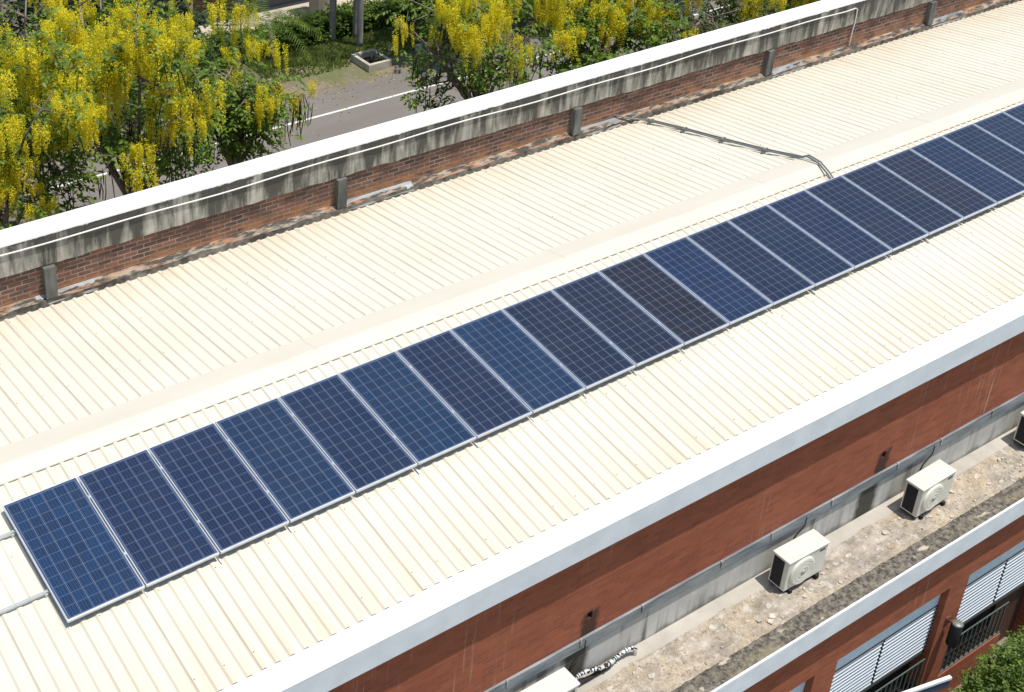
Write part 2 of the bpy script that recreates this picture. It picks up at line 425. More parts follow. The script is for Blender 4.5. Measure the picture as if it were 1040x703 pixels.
# ------------------------------------------------------------------ mesh helpers
class MB:
    def __init__(s): s.v = []; s.f = []; s.mi = []; s.sm = []
    def add(s, vs, fs, mi=0, smooth=False):
        o = len(s.v); s.v.extend(tuple(v) for v in vs)
        for f in fs: s.f.append(tuple(i + o for i in f)); s.mi.append(mi); s.sm.append(smooth)
    def box(s, x0, x1, y0, y1, z0, z1, mi=0):
        s.add([(x0, y0, z0), (x1, y0, z0), (x1, y1, z0), (x0, y1, z0), (x0, y0, z1), (x1, y0, z1), (x1, y1, z1), (x0, y1, z1)],
              [(0, 3, 2, 1), (4, 5, 6, 7), (0, 1, 5, 4), (1, 2, 6, 5), (2, 3, 7, 6), (3, 0, 4, 7)], mi)
    def prism_x(s, prof, x0, x1, mi=0):        # closed profile of (y,z), extruded along x
        n = len(prof)
        s.add([(x0, y, z) for y, z in prof] + [(x1, y, z) for y, z in prof],
              [(i, (i + 1) % n, n + (i + 1) % n, n + i) for i in range(n)] + [tuple(range(n))[::-1], tuple(range(n, 2 * n))], mi)
    def tube(s, pts, r, seg=6, mi=0, cap=True):
        pts = [Vector(p) for p in pts]; n = len(pts)
        rs = r if isinstance(r, (list, tuple)) else [r] * n
        vs = []; fs = []
        for i, p in enumerate(pts):
            d = (pts[min(i + 1, n - 1)] - pts[max(i - 1, 0)]).normalized()
            a = d.orthogonal().normalized() if i == 0 else (pa - d * pa.dot(d)).normalized()
            pa = a; b = d.cross(a)
            for k in range(seg):
                t = 2 * math.pi * k / seg
                vs.append(p + (a * math.cos(t) + b * math.sin(t)) * rs[i])
        for i in range(n - 1):
            for k in range(seg):
                k2 = (k + 1) % seg
                fs.append((i * seg + k, i * seg + k2, (i + 1) * seg + k2, (i + 1) * seg + k))
        if cap:
            fs.append(tuple(range(seg))[::-1]); fs.append(tuple((n - 1) * seg + k for k in range(seg)))
        s.add(vs, fs, mi, True)
    def build(s, name, mats, parent=None, bevel=0.0, world=True):
        me = bpy.data.meshes.new(name)
        off = Vector((0, 0, 0))
        if parent is not None and world: off = parent_loc(parent)
        me.from_pydata([(v[0] - off.x, v[1] - off.y, v[2] - off.z) for v in s.v], [], s.f)
        if not isinstance(mats, (list, tuple)): mats = [mats]
        for mm in mats: me.materials.append(mm)
        me.polygons.foreach_set('material_index', s.mi)
        me.polygons.foreach_set('use_smooth', s.sm)
        me.update()
        o = bpy.data.objects.new(name, me); COL.objects.link(o)
        if parent is not None: o.parent = parent
        if bevel:
            b = o.modifiers.new('bevel', 'BEVEL'); b.width = bevel; b.segments = 2; b.limit_method = 'ANGLE'
        return o

def parent_loc(p):
    l = Vector((0, 0, 0))
    while p is not None: l = l + p.location; p = p.parent
    return l

def thing(name, label, cat, loc, group=None, rotz=0.0):
    o = bpy.data.objects.new(name, None); o.empty_display_size = 0.3; COL.objects.link(o)
    o.location = loc; o.rotation_euler = (0, 0, rotz)
    return tag(o, label, cat, group)
def tag(o, label, cat, group=None):
    o['label'] = label; o['category'] = cat
    if group: o['group'] = group
    return o
def structure(o, kind='structure'):
    o['kind'] = kind; return o
def copy_tree(o, parent=None):
    c = o.copy(); COL.objects.link(c)
    if parent is not None: c.parent = parent
    for ch in list(o.children): copy_tree(ch, c)
    return c

# ------------------------------------------------------------------ ground, road, verge
X0, X1 = -7.0, 46.0
b = MB(); b.add([(-400, -400, GZ), (600, -400, GZ), (600, 600, GZ), (-400, 600, GZ)], [(0, 1, 2, 3)])
structure(b.build('ground', M['ground']))
b = MB(); b.add([(-200, 7.0, GZ + .004), (300, 7.0, GZ + .004), (300, 22.75, GZ + .004), (-200, 22.75, GZ + .004)], [(0, 1, 2, 3)])
structure(b.build('road', M['asphalt']))
b = MB()
b.add([(-60, 21.18, GZ + .009), (120, 21.18, GZ + .009), (120, 21.28, GZ + .009), (-60, 21.28, GZ + .009)], [(0, 1, 2, 3)])
structure(b.build('road_marking', M['line']))
b = MB(); b.add([(-60, 27.6, GZ + .12), (120, 27.6, GZ + .12), (120, 30, GZ + .12), (-60, 30, GZ + .12)], [(0, 1, 2, 3)])
b.box(-60, 120, 27.45, 27.6, GZ, GZ + .125)
structure(b.build('path', M['beige']))

def grass_patch():
    rng = np.random.default_rng(5); mb = MB()
    vs = []; fs = []
    for i in range(30000):
        x = rng.uniform(18.3, 29); y = rng.uniform(24.0, 26.2)
        if y < 24.7 + 0.35 * math.sin(x * 1.7) and rng.random() < 0.85: continue
        if 21.5 < x < 22.8 and y < 24.6: continue
        h = rng.uniform(.06, .15); a = rng.uniform(0, 6.28); w = .04
        dx, dy = math.cos(a) * w, math.sin(a) * w
        o = len(vs)
        vs += [(x - dx, y - dy, GZ), (x + dx, y + dy, GZ), (x + rng.normal(0, .04), y + rng.normal(0, .04), GZ + h)]
        fs.append((o, o + 1, o + 2))
    mb.add(vs, fs); o = mb.build('grass', M['grass']); structure(o, 'stuff')
grass_patch()
def litter():
    rng = np.random.default_rng(77); vs = []; fs = []
    for i in range(5200):
        x = rng.uniform(2, 34); y = rng.normal(14.5, 3.2) if i % 2 else rng.normal(22.6, .8)
        if y < 9 or y > 25: continue
        if rng.random() > .35 + .65 * math.sin(x * .9) ** 2: continue
        r = rng.uniform(.015, .05); a = rng.uniform(0, 6.28); o = len(vs)
        for k in range(4): vs.append((x + r * math.cos(a + k * 1.57) * (1 if k % 2 else .5), y + r * math.sin(a + k * 1.57) * (1 if k % 2 else .5), GZ + .014 + rng.uniform(0, .02)))
        fs.append((o, o + 1, o + 2, o + 3))
    b = MB(); b.add(vs, fs)
    for k in range(len(b.mi)): b.mi[k] = int(rng.random() < .45)
    structure(b.build('fallen_petals', [M['litter'], M['petal']]), 'stuff')
litter()

# ------------------------------------------------------------------ the brick building with the metal roof
RY, RZ = 0.74, -0.036           # ridge of the sheeting, rib-top plane
TS = math.tan(math.radians(7.18))
B = thing('brick_building', 'long red brick building with a cream metal roof and white eaves', 'building', (12.0, 0.6, GZ))

def corrugated(mb, y0, z0, y1, z1):
    P = 0.19075; prof = ((-.014, -.020), (0.012, 0.0), (0.050, 0.0), (0.078, -.020))
    xs = []; k0 = int((X0 - 1.72) / P) - 1
    k = k0
    while 1.72 + k * P < X1:
        for dx, dz in prof: xs.append((1.72 + k * P + dx, dz))
        k += 1
    vs = []; fs = []
    for x, dz in xs: vs += [(x, y0, z0 + dz), (x, y1, z1 + dz)]
    for i in range(len(xs) - 1): fs.append((2 * i, 2 * i + 2, 2 * i + 3, 2 * i + 1))
    mb.add(vs, fs)
    # screw heads with washers on every second rib
    rng = random.Random(3)
    for j, t in enumerate((0.06, 0.36, 0.66, 0.95)):
        y = y0 + (y1 - y0) * t; z = z0 + (z1 - z0) * t
        kk = k0 + (j % 2)
        while 1.72 + kk * P < X1:
            x = 1.72 + kk * P + .032; yy = y + rng.uniform(-.03, .03)
            if rng.random() < .8:
                r = .009
                mb.add([(x + r * math.cos(q), yy + r * math.sin(q), z + .001) for q in (0, 1.05, 2.1, 3.14, 4.19, 5.24)] +
                       [(x + r * .7 * math.cos(q), yy + r * .7 * math.sin(q), z + .010) for q in (0, 1.05, 2.1, 3.14, 4.19, 5.24)],
                       [(i, (i + 1) % 6, 6 + (i + 1) % 6, 6 + i) for i in range(6)] + [(6, 7, 8, 9, 10, 11)], 1)
            kk += 2
M['screw'] = plain('rusty_screw', (0.30, 0.22, 0.16), 0.6, 0.3)
b = MB(); corrugated(b, -3.50, RZ - TS * (RY + 3.50), RY, RZ)
rn = b.build('roof', [M['roof'], M['screw']], B); rn['label'] = 'near roof slope carrying the solar panels'
b = MB(); corrugated(b, 4.60, RZ - TS * (4.60 - RY), RY, RZ)
rf = b.build('roof', [M['roof'], M['screw']], B); rf['label'] = 'far roof slope crossed by two grey conduits'
# ridge cap, bent sheet in lapped lengths
b = MB()
x = X0; k = 0
while x < X1:
    xe = min(x + 2.42, X1); o = .003 * (k % 2)
    top = [(0.445, -0.062 + o), (0.665, 0.018 + o), (0.705, 0.018 + o), (1.135, -0.068 + o)]
    prof = [(0.440, -0.076 + o)] + top + [(1.14, -0.084 + o), (1.133, -0.076 + o), (0.705, 0.014 + o), (0.665, 0.014 + o), (0.447, -0.066 + o)]
    b.prism_x(prof, x, xe + .04); x = xe; k += 1
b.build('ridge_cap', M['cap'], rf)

# near eave coping and fascia (one painted concrete beam)
YC = -3.855
b = MB(); b.prism_x([(-3.40, -.592), (YC - .004, -.600), (YC - .004, -.622), (YC + .006, -.624), (YC + .006, -.99), (-3.69, -.992), (-3.40, -.992)], X0, X1)
ob = b.build('coping', M['white'], B, bevel=.012); ob['label'] = 'broad white coping along the near eave'
b = MB(); b.box(X0, X1, YC - .003, YC + .004, -1.0, -.6245); b.build('fascia', M['fascia'], ob)
# upper brick wall with drain holes cut through
YW = -3.685
b = MB()
xs = [X0] + [v for h in DRAINS for v in (h - .045, h + .045)] + [X1]
ZT, ZB, HZ0, HZ1 = -1.0, -3.0, -2.50, -2.37
for i in range(0, len(xs), 2): b.box(xs[i], xs[i + 1], YW, -3.40, ZB, ZT)
for h in DRAINS:
    b.box(h - .045, h + .045, YW, -3.40, ZB, HZ0); b.box(h - .045, h + .045, YW, -3.40, HZ1, ZT)
b.build('wall', M['brick'], B)['label'] = 'red brick wall below the near eave, with two stained drain holes'
for h in DRAINS:
    b = MB(); b.box(h - .045, h + .045, -3.50, -3.41, HZ0, HZ1); b.build('drain_recess', M['dark'], B)
# body of the building, ends and back
b = MB(); b.box(X0, X1, -3.39, 4.70, GZ, -0.66); b.build('core', M['brick'], B)
# galvanised drip flashing and cement upstand
b = MB(); b.prism_x([(YW + .02, -2.795), (-3.716, -2.803), (-3.730, -2.975), (-3.722, -2.975), (-3.708, -2.82), (YW + .02, -2.83)], X0, X1)
fl = b.build('flashing', M['galv'], B)
b = MB(); b.box(X0, X1, -3.722, -3.712, -2.806, -2.796); b.build('lip', M['galvl'], fl)
x = 4.0; rng = random.Random(9)
while x < 24:
    b = MB(); b.box(x, x + .025, -3.738, -3.722, -2.90, -2.81); b.box(x - .004, x + .03, -3.735, -3.70, -2.800, -2.784); x += rng.uniform(1.1, 1.7)
    b.build('flashing_clip', M['galvl'], fl)
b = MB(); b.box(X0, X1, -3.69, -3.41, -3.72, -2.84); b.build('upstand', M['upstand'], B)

# lower roof slab
ZS = -3.66; YF = -4.905
def slab():
    rng = np.random.default_rng(2)
    nx, ny = 520, 26; mb = MB(); xs = np.linspace(X0, 24, nx); ys = np.linspace(-4.56, -3.88, ny)
    g = rng.normal(0, 1, (nx, ny))
    for _ in range(2): g = (g + np.roll(g, 1, 0) + np.roll(g, -1, 0) + np.roll(g, 1, 1) + np.roll(g, -1, 1)) / 5
    big = rng.normal(0, 1, (nx // 8 + 2, ny // 6 + 2)); 
    vs = []
    for i, x in enumerate(xs):
        for j, y in enumerate(ys):
            bi = big[i // 8, j // 6]
            vs.append((x, y, ZS + .012 * g[i, j] + .006 * bi * (1 if abs(bi) > .8 else 0) + .004))
    fs = [(i * ny + j, (i + 1) * ny + j, (i + 1) * ny + j + 1, i * ny + j + 1) for i in range(nx - 1) for j in range(ny - 1)]
    mb.add(vs, fs)
    mb.box(X0, X1, -4.60, -3.60, -4.0, ZS - .03)
    return mb
LR = slab().build('lower_roof', M['slab'], B); LR['label'] = 'narrow flat lower roof of crumbling cement screed'
b = MB(); b.prism_x([(-3.68, ZS - .02), (-3.68, ZS + .035), (-3.72, ZS + .03), (-3.90, ZS + .012), (-3.93, ZS - .02)], X0, X1)
b.build('cement_fillet', M['cement'], LR)
def kerb():
    rng = np.random.default_rng(4); nx, ny = 700, 10; mb = MB()
    xs = np.linspace(X0, 24, nx); vs = []
    g = rng.normal(0, 1, (nx, ny)); g = (g + np.roll(g, 1, 0) + np.roll(g, 1, 1)) / 3
    for i, x in enumerate(xs):
        for j in range(ny):
            y = -4.535 - .345 * j / (ny - 1); z = ZS + .035 + .006 * g[i, j]
            if j == 0: z = ZS - .02
            vs.append((x, y + (.008 * g[i, 3] if j < 2 else 0), z))
    mb.add(vs, [(i * ny + j, i * ny + j + 1, (i + 1) * ny + j + 1, (i + 1) * ny + j) for i in range(nx - 1) for j in range(ny - 1)])
    return mb
kerb().build('kerb', M['kerb'], LR)
b = MB(); b.prism_x([(-4.875, ZS + .045), (YF, ZS + .040), (YF, ZS + .022), (YF + .008, ZS + .020), (YF + .008, -4.025), (-4.70, -4.025), (-4.70, -3.72), (-4.875, -3.72)], X0, X1)
b.build('coping', M['white'], B, bevel=.008)['label'] = 'narrow white lip along the edge of the lower roof'
b = MB(); b.box(X0, X1, YF - .001, YF + .006, -4.035, ZS + .0195); b.build('fascia', M['fascia'], B)['label'] = 'pale blue fascia of the lower roof'

# lower brick wall with window openings
YL = -4.735; ZL = -5.13; SILL = -7.62
OPEN = [(8.13, 11.03), (11.58, 14.48), (15.03, 17.93), (18.48, 21.38)]
b = MB(); ed = [X0] + [v for o in OPEN for v in o] + [X1]
for i in range(0, len(ed), 2): b.box(ed[i], ed[i + 1], YL, -4.30, GZ, ZL)
b.box(X0, X1, YL, -4.30, ZL, -4.036)
for i, (a, c) in enumerate(OPEN):
    e = c - 1.0 if i in (2,) else c
    b.box(a, e, YL + .004, YL + .075, GZ, SILL)
b.build('wall', M['brick'], B)['label'] = 'lower brick wall with louvred windows'
b = MB(); b.box(X0, X1, -4.29, -3.42, GZ, -4.05); b.build('core', M['dark'], B)

def window(i, a, c):
    e = c - 1.0 if i == 2 else c
    yl = -4.615; zh = -5.62; zb = -6.70
    f = MB(); f.box(a + .004, c - .004, yl, yl + .05, zh, ZL - .004); w = f.build('window', M['bluew'], B)
    w['label'] = 'window with pale blue head panel and white louvres'
    mid = (a + c) / 2
    for p0, p1 in ((a + .02, mid - .03), (mid + .03, c - .02)):
        s = MB()
        n = 12; st = (zh - zb) / n
        for k in range(n):
            z = zh - .01 - k * st
            s.prism_x([(yl + .008, z), (yl - .002, z - .001), (yl - .018, z - st * .26), (yl - .016, z - st * .32), (yl + .008, z - st * .06)], p0, p1)
        s.build('louvre_panel', M['slat'], w)
    s = MB()
    for xm in (a + .012, mid, c - .012): s.box(xm - .016, xm + .016, yl - .012, yl + .05, zb, zh)
    s.box(a + .004, c - .004, yl - .02, yl + .06, zb - .05, zb); s.box(a + .004, c - .004, yl - .015, yl + .05, zh - .035, zh - .002)
    s.build('frame', M['dkframe'], w)
    s = MB(); s.box(a + .004, c - .004, yl + .16, yl + .18, GZ, zb - .05); s.box(a + .004, e - .004, YL + .08, yl + .158, SILL - .06, SILL - .04); s.box(a, c, yl + .06, yl + .07, zb - .05, ZL - .01); s.build('pane', M['dark'], w)
    s = MB()
    x = a + .08
    while x < e - .05:
        s.box(x, x + .022, YL + .03, YL + .05, SILL, zb - .14); x += .145
    s.box(a + .004, e, YL + .022, YL + .058, SILL + .002, SILL + .03); s.box(a + .004, e, YL + .03, YL + .05, zb - .155, zb - .138)
    s.build('grille', M['bars'], w)
    if i == 2:
        s = MB(); s.box(e + .004, c - .004, yl + .12, yl + .17, GZ, zb - .05); s.build('door', M['shadebrown'], w)  # dark brown slab, its colour standing in for the shaded recess
for i, (a, c) in enumerate(OPEN): window(i, a, c)

# far parapet: concrete beam on brick on the roof edge
YP = 4.655
b = MB(); b.box(X0, X1, YP, 4.98, GZ, 0.20)
PW = b.build('parapet', M['oldbrick'], B); PW['label'] = 'weathered brick parapet behind the roof'
def beam():
    rng = np.random.default_rng(8); mb = MB(); n = 420
    xs = np.linspace(X0, X1, n)
    r = rng.normal(0, 1, n); r = (r + np.roll(r, 1) + np.roll(r, 2)) / 3; r2 = rng.normal(0, 1, n); r2 = (r2 + np.roll(r2, 1)) / 2
    vs = []
    for i, x in enumerate(xs):
        fy = 4.605 + .004 * r[i]
        vs += [(x, fy + .004 * r2[i], .185 + .010 * r2[i]), (x, fy, .73), (x, 5.03, .74), (x, 5.03, .16)]
    fs = []
    for i in range(n - 1):
        for k in range(4): fs.append((4 * i + k, 4 * (i + 1) + k, 4 * (i + 1) + (k + 1) % 4, 4 * i + (k + 1) % 4))
    mb.add(vs, fs); return mb
beam().build('parapet_beam', M['parapet'], PW)
b = MB()
xs = np.linspace(X0, X1, 300); rng = np.random.default_rng(1); wob = rng.normal(0, 1, 300); wob = (wob + np.roll(wob, 1) + np.roll(wob, 2) + np.roll(wob, 3)) / 4
vs = []
for x, w in zip(xs, wob): vs += [(x, 4.6035 + .004 * w, .728), (x, 4.606 + .004 * w, .752), (x, 5.05, .765), (x, 5.055, .70)]
b.add(vs, [(4 * i + k, 4 * i + 4 + k, 4 * i + 5 + k, 4 * i + 1 + k) for i in range(299) for k in range(3)])
b.build('coping', M['white'], PW)
for i, px_ in enumerate((-3.0, 2.55, 8.09, 13.70, 19.34, 25.05, 30.7, 36.3)):
    b = MB(); b.box(px_ - .10, px_ + .10, 4.535, YP + .01, -.42, .168); b.build('pilaster', M['pil'], PW, bevel=.01)
    b = MB(); L0 = px_ + (.12 if i != 1 else -.25)
    b.prism_x([(4.515, -.515), (4.518, -.475), (4.60, -.405), (4.645, -.355), (4.65, -.505)], L0, L0 + random.Random(i).uniform(.95, 1.5)); b.build('flashing', M['galvl'], PW, bevel=.006)
def ledge(y0, z0, y1, z1, seed, amp):
    rng = np.random.default_rng(seed); mb = MB(); n = 600; xs = np.linspace(X0, X1, n)
    r = rng.normal(0, 1, (n, 4)); r = (r + np.roll(r, 1, 0) + np.roll(r, 2, 0)) / 2; vs = []
    for i, x in enumerate(xs):
        for j in range(4):
            t = j / 3
            vs.append((x, y0 + (y1 - y0) * t + amp * r[i, j] * .5, z0 + (z1 - z0) * t + amp * r[i, j]))
    mb.add(vs, [(i * 4 + j, i * 4 + 4 + j, i * 4 + 5 + j, i * 4 + 1 + j) for i in range(n - 1) for j in range(3)])
    return mb
ledge(4.535, -.455, 4.67, -.35, 11, .008).build('mortar_fillet', M['ledge'], PW)
b = ledge(4.505, -.56, 4.530, -.425, 12, .010); b.build('dark_edge', M['ledged'], PW)  # dark mottled strip along the foot of the parapet

# ------------------------------------------------------------------ solar panels
DIRX = Vector((0.9999475, 0.0097998, 0.0029999)); DIRY = Vector((-0.0100978, 0.9921172, 0.1249057)); DIRN = Vector((-0.0017521, -0.1249287, 0.9921641))
PROT = Matrix((DIRX, DIRY, DIRN)).transposed()
PITCH = 1.012; PWD = 0.992; PLN = 1.968
def on_panel(u, v, h): return DIRX * u + DIRY * v + DIRN * h
TINT = [(0.016, 0.052, 0.145), (0.016, 0.036, 0.105), (0.016, 0.034, 0.100), (0.015, 0.044, 0.115), (0.015, 0.034, 0.095),
        (0.014, 0.045, 0.118), (0.016, 0.030, 0.082), (0.013, 0.045, 0.120), (0.016, 0.026, 0.062), (0.018, 0.026, 0.060),
        (0.020, 0.020, 0.032), (0.013, 0.034, 0.105), (0.016, 0.026, 0.068), (0.016, 0.030, 0.075), (0.016, 0.028, 0.082),
        (0.018, 0.026, 0.066), (0.018, 0.025, 0.058), (0.020, 0.024, 0.052), (0.015, 0.030, 0.085), (0.017, 0.028, 0.066), (0.016, 0.030, 0.072), (0.017, 0.030, 0.07)]
PLAB = ['bright blue solar panel at the left end of the row, beside the bare rail ends',
        'second solar panel from the left end, navy beside the bright blue end panel',
        'third solar panel from the left end, navy, left of a lighter teal blue one',
        'lighter teal blue solar panel, fourth from the left end of the row',
        'fifth solar panel from the left end, dark navy between two lighter blue ones',
        'lighter blue solar panel, sixth from the left end of the row',
        'seventh solar panel from the left end, dark navy between two lighter blue ones',
        'lighter steel blue solar panel, eighth from the left end, mid row',
        'slate navy solar panel, ninth from left, right of a lighter steel blue one',
        'slate grey solar panel, tenth from left, just left of the almost black one',
        'almost black solar panel, the darkest of the whole row',
        'rich blue solar panel just right of the almost black one',
        'second solar panel to the right of the almost black one, slate blue',
        'third solar panel to the right of the almost black one',
        'solar panel just left of where the grey conduits reach the row',
        'solar panel whose upper edge the grey conduits meet',
        'solar panel just right of the one the grey conduits reach',
        'sixth solar panel from the right border of the photo, brownish slate',
        'fifth solar panel from the right border, bluer than its left neighbour',
        'fourth solar panel from the right border, cut by it at its lower corner',
        'third solar panel from the right border, over half of it visible',
        'solar panel at the upper right border, only its upper left corner visible']
def make_panel():
    e = bpy.data.objects.new('solar_panel', None); e.empty_display_size = .2; COL.objects.link(e)
    f = MB(); w = .013; t = .040
    f.box(0, PWD, -w, 0, -t, 0); f.box(0, PWD, -PLN, -PLN + w * 1.6, -t, 0)
    f.box(0, w, -PLN + w * 1.6, -w, -t, 0); f.box(PWD - w, PWD, -PLN + w * 1.6, -w, -t, 0)
    f.build('frame', M['alu'], e, bevel=.0015)
    g = MB(); g.box(w, PWD - w, -PLN + w * 1.6, -w, -.030, -.004)
    g.build('cell_glass', M['cells'], e)
    return e
proto = make_panel()
for i in range(22):
    o = proto if i == 0 else copy_tree(proto)
    p = on_panel(i * PITCH + .010, -.002, 0)
    o.matrix_world = Matrix.Translation(p) @ PROT.to_4x4()
    tag(o, PLAB[i], 'solar panel', 'solar panels in one row along the roof')
    for ch in o.children:
        if ch.name.startswith('cell_glass'): t = TINT[i]; ch.color = (t[0] * .62, t[1] * .62, t[2] * .58, 1)

# mounting rails, clamps and rail feet
def rail(v, label):
    e = thing('mounting_rail', label, 'mounting rail', on_panel(-1.5, v, -.1))
    b = MB()
    pts = [on_panel(-2.6, v, 0), on_panel(22.4, v, 0)]
    for (h0, h1, w) in ((-.096, -.056, .015),):
        vs = []
        for p in pts:
            for (dv, hh) in ((-w, h0), (w, h0), (w, h1), (w * .35, h1), (w * .35, h1 - .012), (-w * .35, h1 - .012), (-w * .35, h1), (-w, h1)):
                vs.append(p + DIRY * dv + DIRN * hh)
        n = 8
        b.add(vs, [(k, (k + 1) % n, n + (k + 1) % n, n + k) for k in range(n)] + [tuple(range(n))[::-1], tuple(range(n, 2 * n))])
    b.build('rail', M['alu'], e)
    for k in range(1, 22):
        c = MB(); q = k * PITCH
        for du0, du1, h0, h1 in ((-.016, .016, .001, .006), (-.007, .007, -.05, .012)):
            vs = [on_panel(q + du, v + dv, h) for h in (h0, h1) for du, dv in ((du0, -.022), (du1, -.022), (du1, .022), (du0, .022))]
            c.add(vs, [(3, 2, 1, 0), (4, 5, 6, 7), (0, 1, 5, 4), (1, 2, 6, 5), (2, 3, 7, 6), (3, 0, 4, 7)])
        c.build('clamp', M['alu'], e)
    u = -2.3
    while u < 22.3:
        c = MB()
        for du0, du1, h0, h1, d in ((-.02, .02, -.16, -.154, .05), (-.02, .02, -.156, -.094, .012)):
            vs = [on_panel(u + du, v + dv - .012, h) for h in (h0, h1) for du, dv in ((du0, -d), (du1, -d), (du1, .008), (du0, .008))]
            c.add(vs, [(3, 2, 1, 0), (4, 5, 6, 7), (0, 1, 5, 4), (1, 2, 6, 5), (2, 3, 7, 6), (3, 0, 4, 7)])
        c.build('rail_foot', M['alu'], e); u += 1.14
    return e
rail(-.40, 'upper aluminium rail under the solar panels, its bare end by the topmost left corner')
rail(-1.42, 'lower aluminium rail under the solar panels, its bare end crossing the roof at left')
# short strut ends showing below each joint
for k in range(1, 22):
    c = MB(); q = k * PITCH
    vs = [on_panel(q + du, v, h) for h in (-.134, -.122) for du, v in ((-.010, -2.03), (.010, -2.03), (.012, -1.80), (-.012, -1.80))]
    c.add(vs, [(3, 2, 1, 0), (4, 5, 6, 7), (0, 1, 5, 4), (1, 2, 6, 5), (2, 3, 7, 6), (3, 0, 4, 7)])
    o = c.build('rail_strut', M['white'])
    tag(o, 'short aluminium strut end poking out below a joint of the panel row', 'strut', 'strut ends below the panel joints')

# ------------------------------------------------------------------ conduits on the roof and the parapet
def roofz(y): return RZ - TS * abs(y - RY)
def conduit(off, r, label):
    pts = [(14.80, 4.66, -.30), (15.12, 4.52, -.40), (15.40, 4.38, roofz(4.38) + .055)]
    for x, y in ((15.42, 4.33), (15.62, 3.50), (15.79, 2.62), (15.99, 1.76), (16.21, 1.10)): pts.append((x + off, y + off * .2, roofz(y) + .055))
    pts += [(16.235 + off, .98, .055), (16.20 + off, .68, .060), (16.12 + off, .40, .0), (16.05 + off, .22, roofz(.22) + .05), (16.02 + off, .05, roofz(.05) + .03)]
    b = MB(); b.tube(pts, r, 8); return b
c1 = conduit(0, .019, '').build('conduit', M['pipe']); tag(c1, 'thicker grey conduit crossing the far roof slope to the solar panels', 'conduit', 'grey conduits on the far roof slope')
c2 = conduit(.07, .015, '').build('conduit', M['pipe']); tag(c2, 'thinner grey conduit on the right of the pair crossing the far roof', 'conduit', 'grey conduits on the far roof slope')
for n, (x, y) in enumerate(((15.45, 4.25), (15.62, 3.50), (15.79, 2.65), (15.985, 1.77))):
    b = MB(); z = roofz(y); b.box(x - .06, x + .13, y - .022, y + .022, z, z + .03); b.box(x - .035, x + .10, y - .016, y + .016, z + .03, z + .082)
    tag(b.build('conduit_support', M['pipe'], bevel=.004), ['small grey block holding the conduits nearest the parapet', 'second conduit support block down from the parapet', 'third conduit support block down from the parapet', 'conduit support block nearest the ridge cap'][n], 'conduit support', 'blocks under the grey conduits')

b = MB(); pts = []; x = X0; rng = random.Random(21)
while x < 22.05:
    sag = .012 * math.sin(x * 1.9) + .014 * math.sin(x * .7 + 1)
    pts.append((x, 4.585, .600 + sag)); x += .35
pts += [(22.05, 4.585, .605), (22.12, 4.585, .56), (22.13, 4.585, .20), (22.13, 4.60, .1), (22.14, 4.62, -.35)]
b.tube(pts, .013, 6); o = b.build('white_conduit', M['whitepipe'])
tag(o, 'thin white conduit running along the stained parapet then dropping to the roof', 'conduit')

# ------------------------------------------------------------------ air conditioner outdoor units
def make_ac():
    e = bpy.data.objects.new('air_conditioner', None); e.empty_display_size = .2; COL.objects.link(e)
    w, d, h, z0 = .80, .29, .56, .07      # local: x along the wall, -y front
    b = MB(); b.box(-w / 2, w / 2, -d / 2, d / 2, z0, z0 + h - .03)
    body = b.build('body', M['acw'], e, bevel=.014)
    b = MB(); b.box(-w / 2 - .012, w / 2 + .012, -d / 2 - .012, d / 2 + .012, z0 + h - .03, z0 + h + .004); b.build('top_cover', M['acw'], e, bevel=.012)
    # left side coil louvre
    b = MB(); b.box(-w / 2 - .006, -w / 2 + .01, -d / 2 + .075, d / 2 - .03, z0 + .035, z0 + h - .05)
    for k in range(15):
        z = z0 + .05 + k * .031; b.box(-w / 2 - .010, -w / 2 - .004, -d / 2 + .075, d / 2 - .03, z, z + .006)
    b.build('side_vent', M['black'], e)
    b = MB(); cx, cz, R = -.10, z0 + .27, .24
    seg = 40; yb = -d / 2
    rings = [(R, 0), (R, -.022), (R - .02, -.032), (.06, -.036), (0.055, -.030), (.012, -.030)]
    vs = []; fs = []
    for r, dy in rings:
        for k in range(seg): a = 2 * math.pi * k / seg; vs.append((cx + r * math.cos(a), yb + dy, cz + r * math.sin(a)))
    for i in range(len(rings) - 1):
        for k in range(seg): fs.append((i * seg + k, i * seg + (k + 1) % seg, (i + 1) * seg + (k + 1) % seg, (i + 1) * seg + k))
    fs.append(tuple((len(rings) - 1) * seg + k for k in range(seg)))
    b.add(vs, fs, 0, False)
    for r in (.09, .15, .2):
        b.tube([(cx + r * math.cos(2 * math.pi * k / 28), yb - .038, cz + r * math.sin(2 * math.pi * k / 28)) for k in range(29)], .002, 4, 0, False)
    for k in range(0):
        a = 2 * math.pi * k / 12; b.tube([(cx + .055 * math.cos(a), yb - .040, cz + .055 * math.sin(a)), (cx + (R - .02) * math.cos(a), yb - .036, cz + (R - .02) * math.sin(a))], .004, 4)
    b.build('fan_guard', M['acf'], e)
    b = MB(); b.tube([(cx, yb - .028, cz), (cx, yb - .044, cz)], .045, 16); b.build('fan_hub', plain('grey_hub', (.42, .41, .36)), e)
    b = MB(); b.box(w / 2 - .17, w / 2 - .06, yb - .004, yb + .005, z0 + h - .105, z0 + h - .075); b.build('badge', M['dkframe'], e)
    b = MB(); b.box(w / 2 - .002, w / 2 + .045, -.02, .10, z0 + .06, z0 + .25); b.build('valve_cover', M['acf'], e, bevel=.01)
    for sx in (-1, 1):
        b = MB(); b.box(sx * .27 - .03, sx * .27 + .03, -d / 2 - .035, d / 2 + .035, 0, z0); b.build('foot', M['rubber'], e, bevel=.006)
    b = MB(); b.box(-w / 2 + .01, w / 2 - .01, -d / 2 + .01, d / 2 - .01, z0 - .02, z0 + .001); b.build('base_tray', M['rubber'], e)
    return e
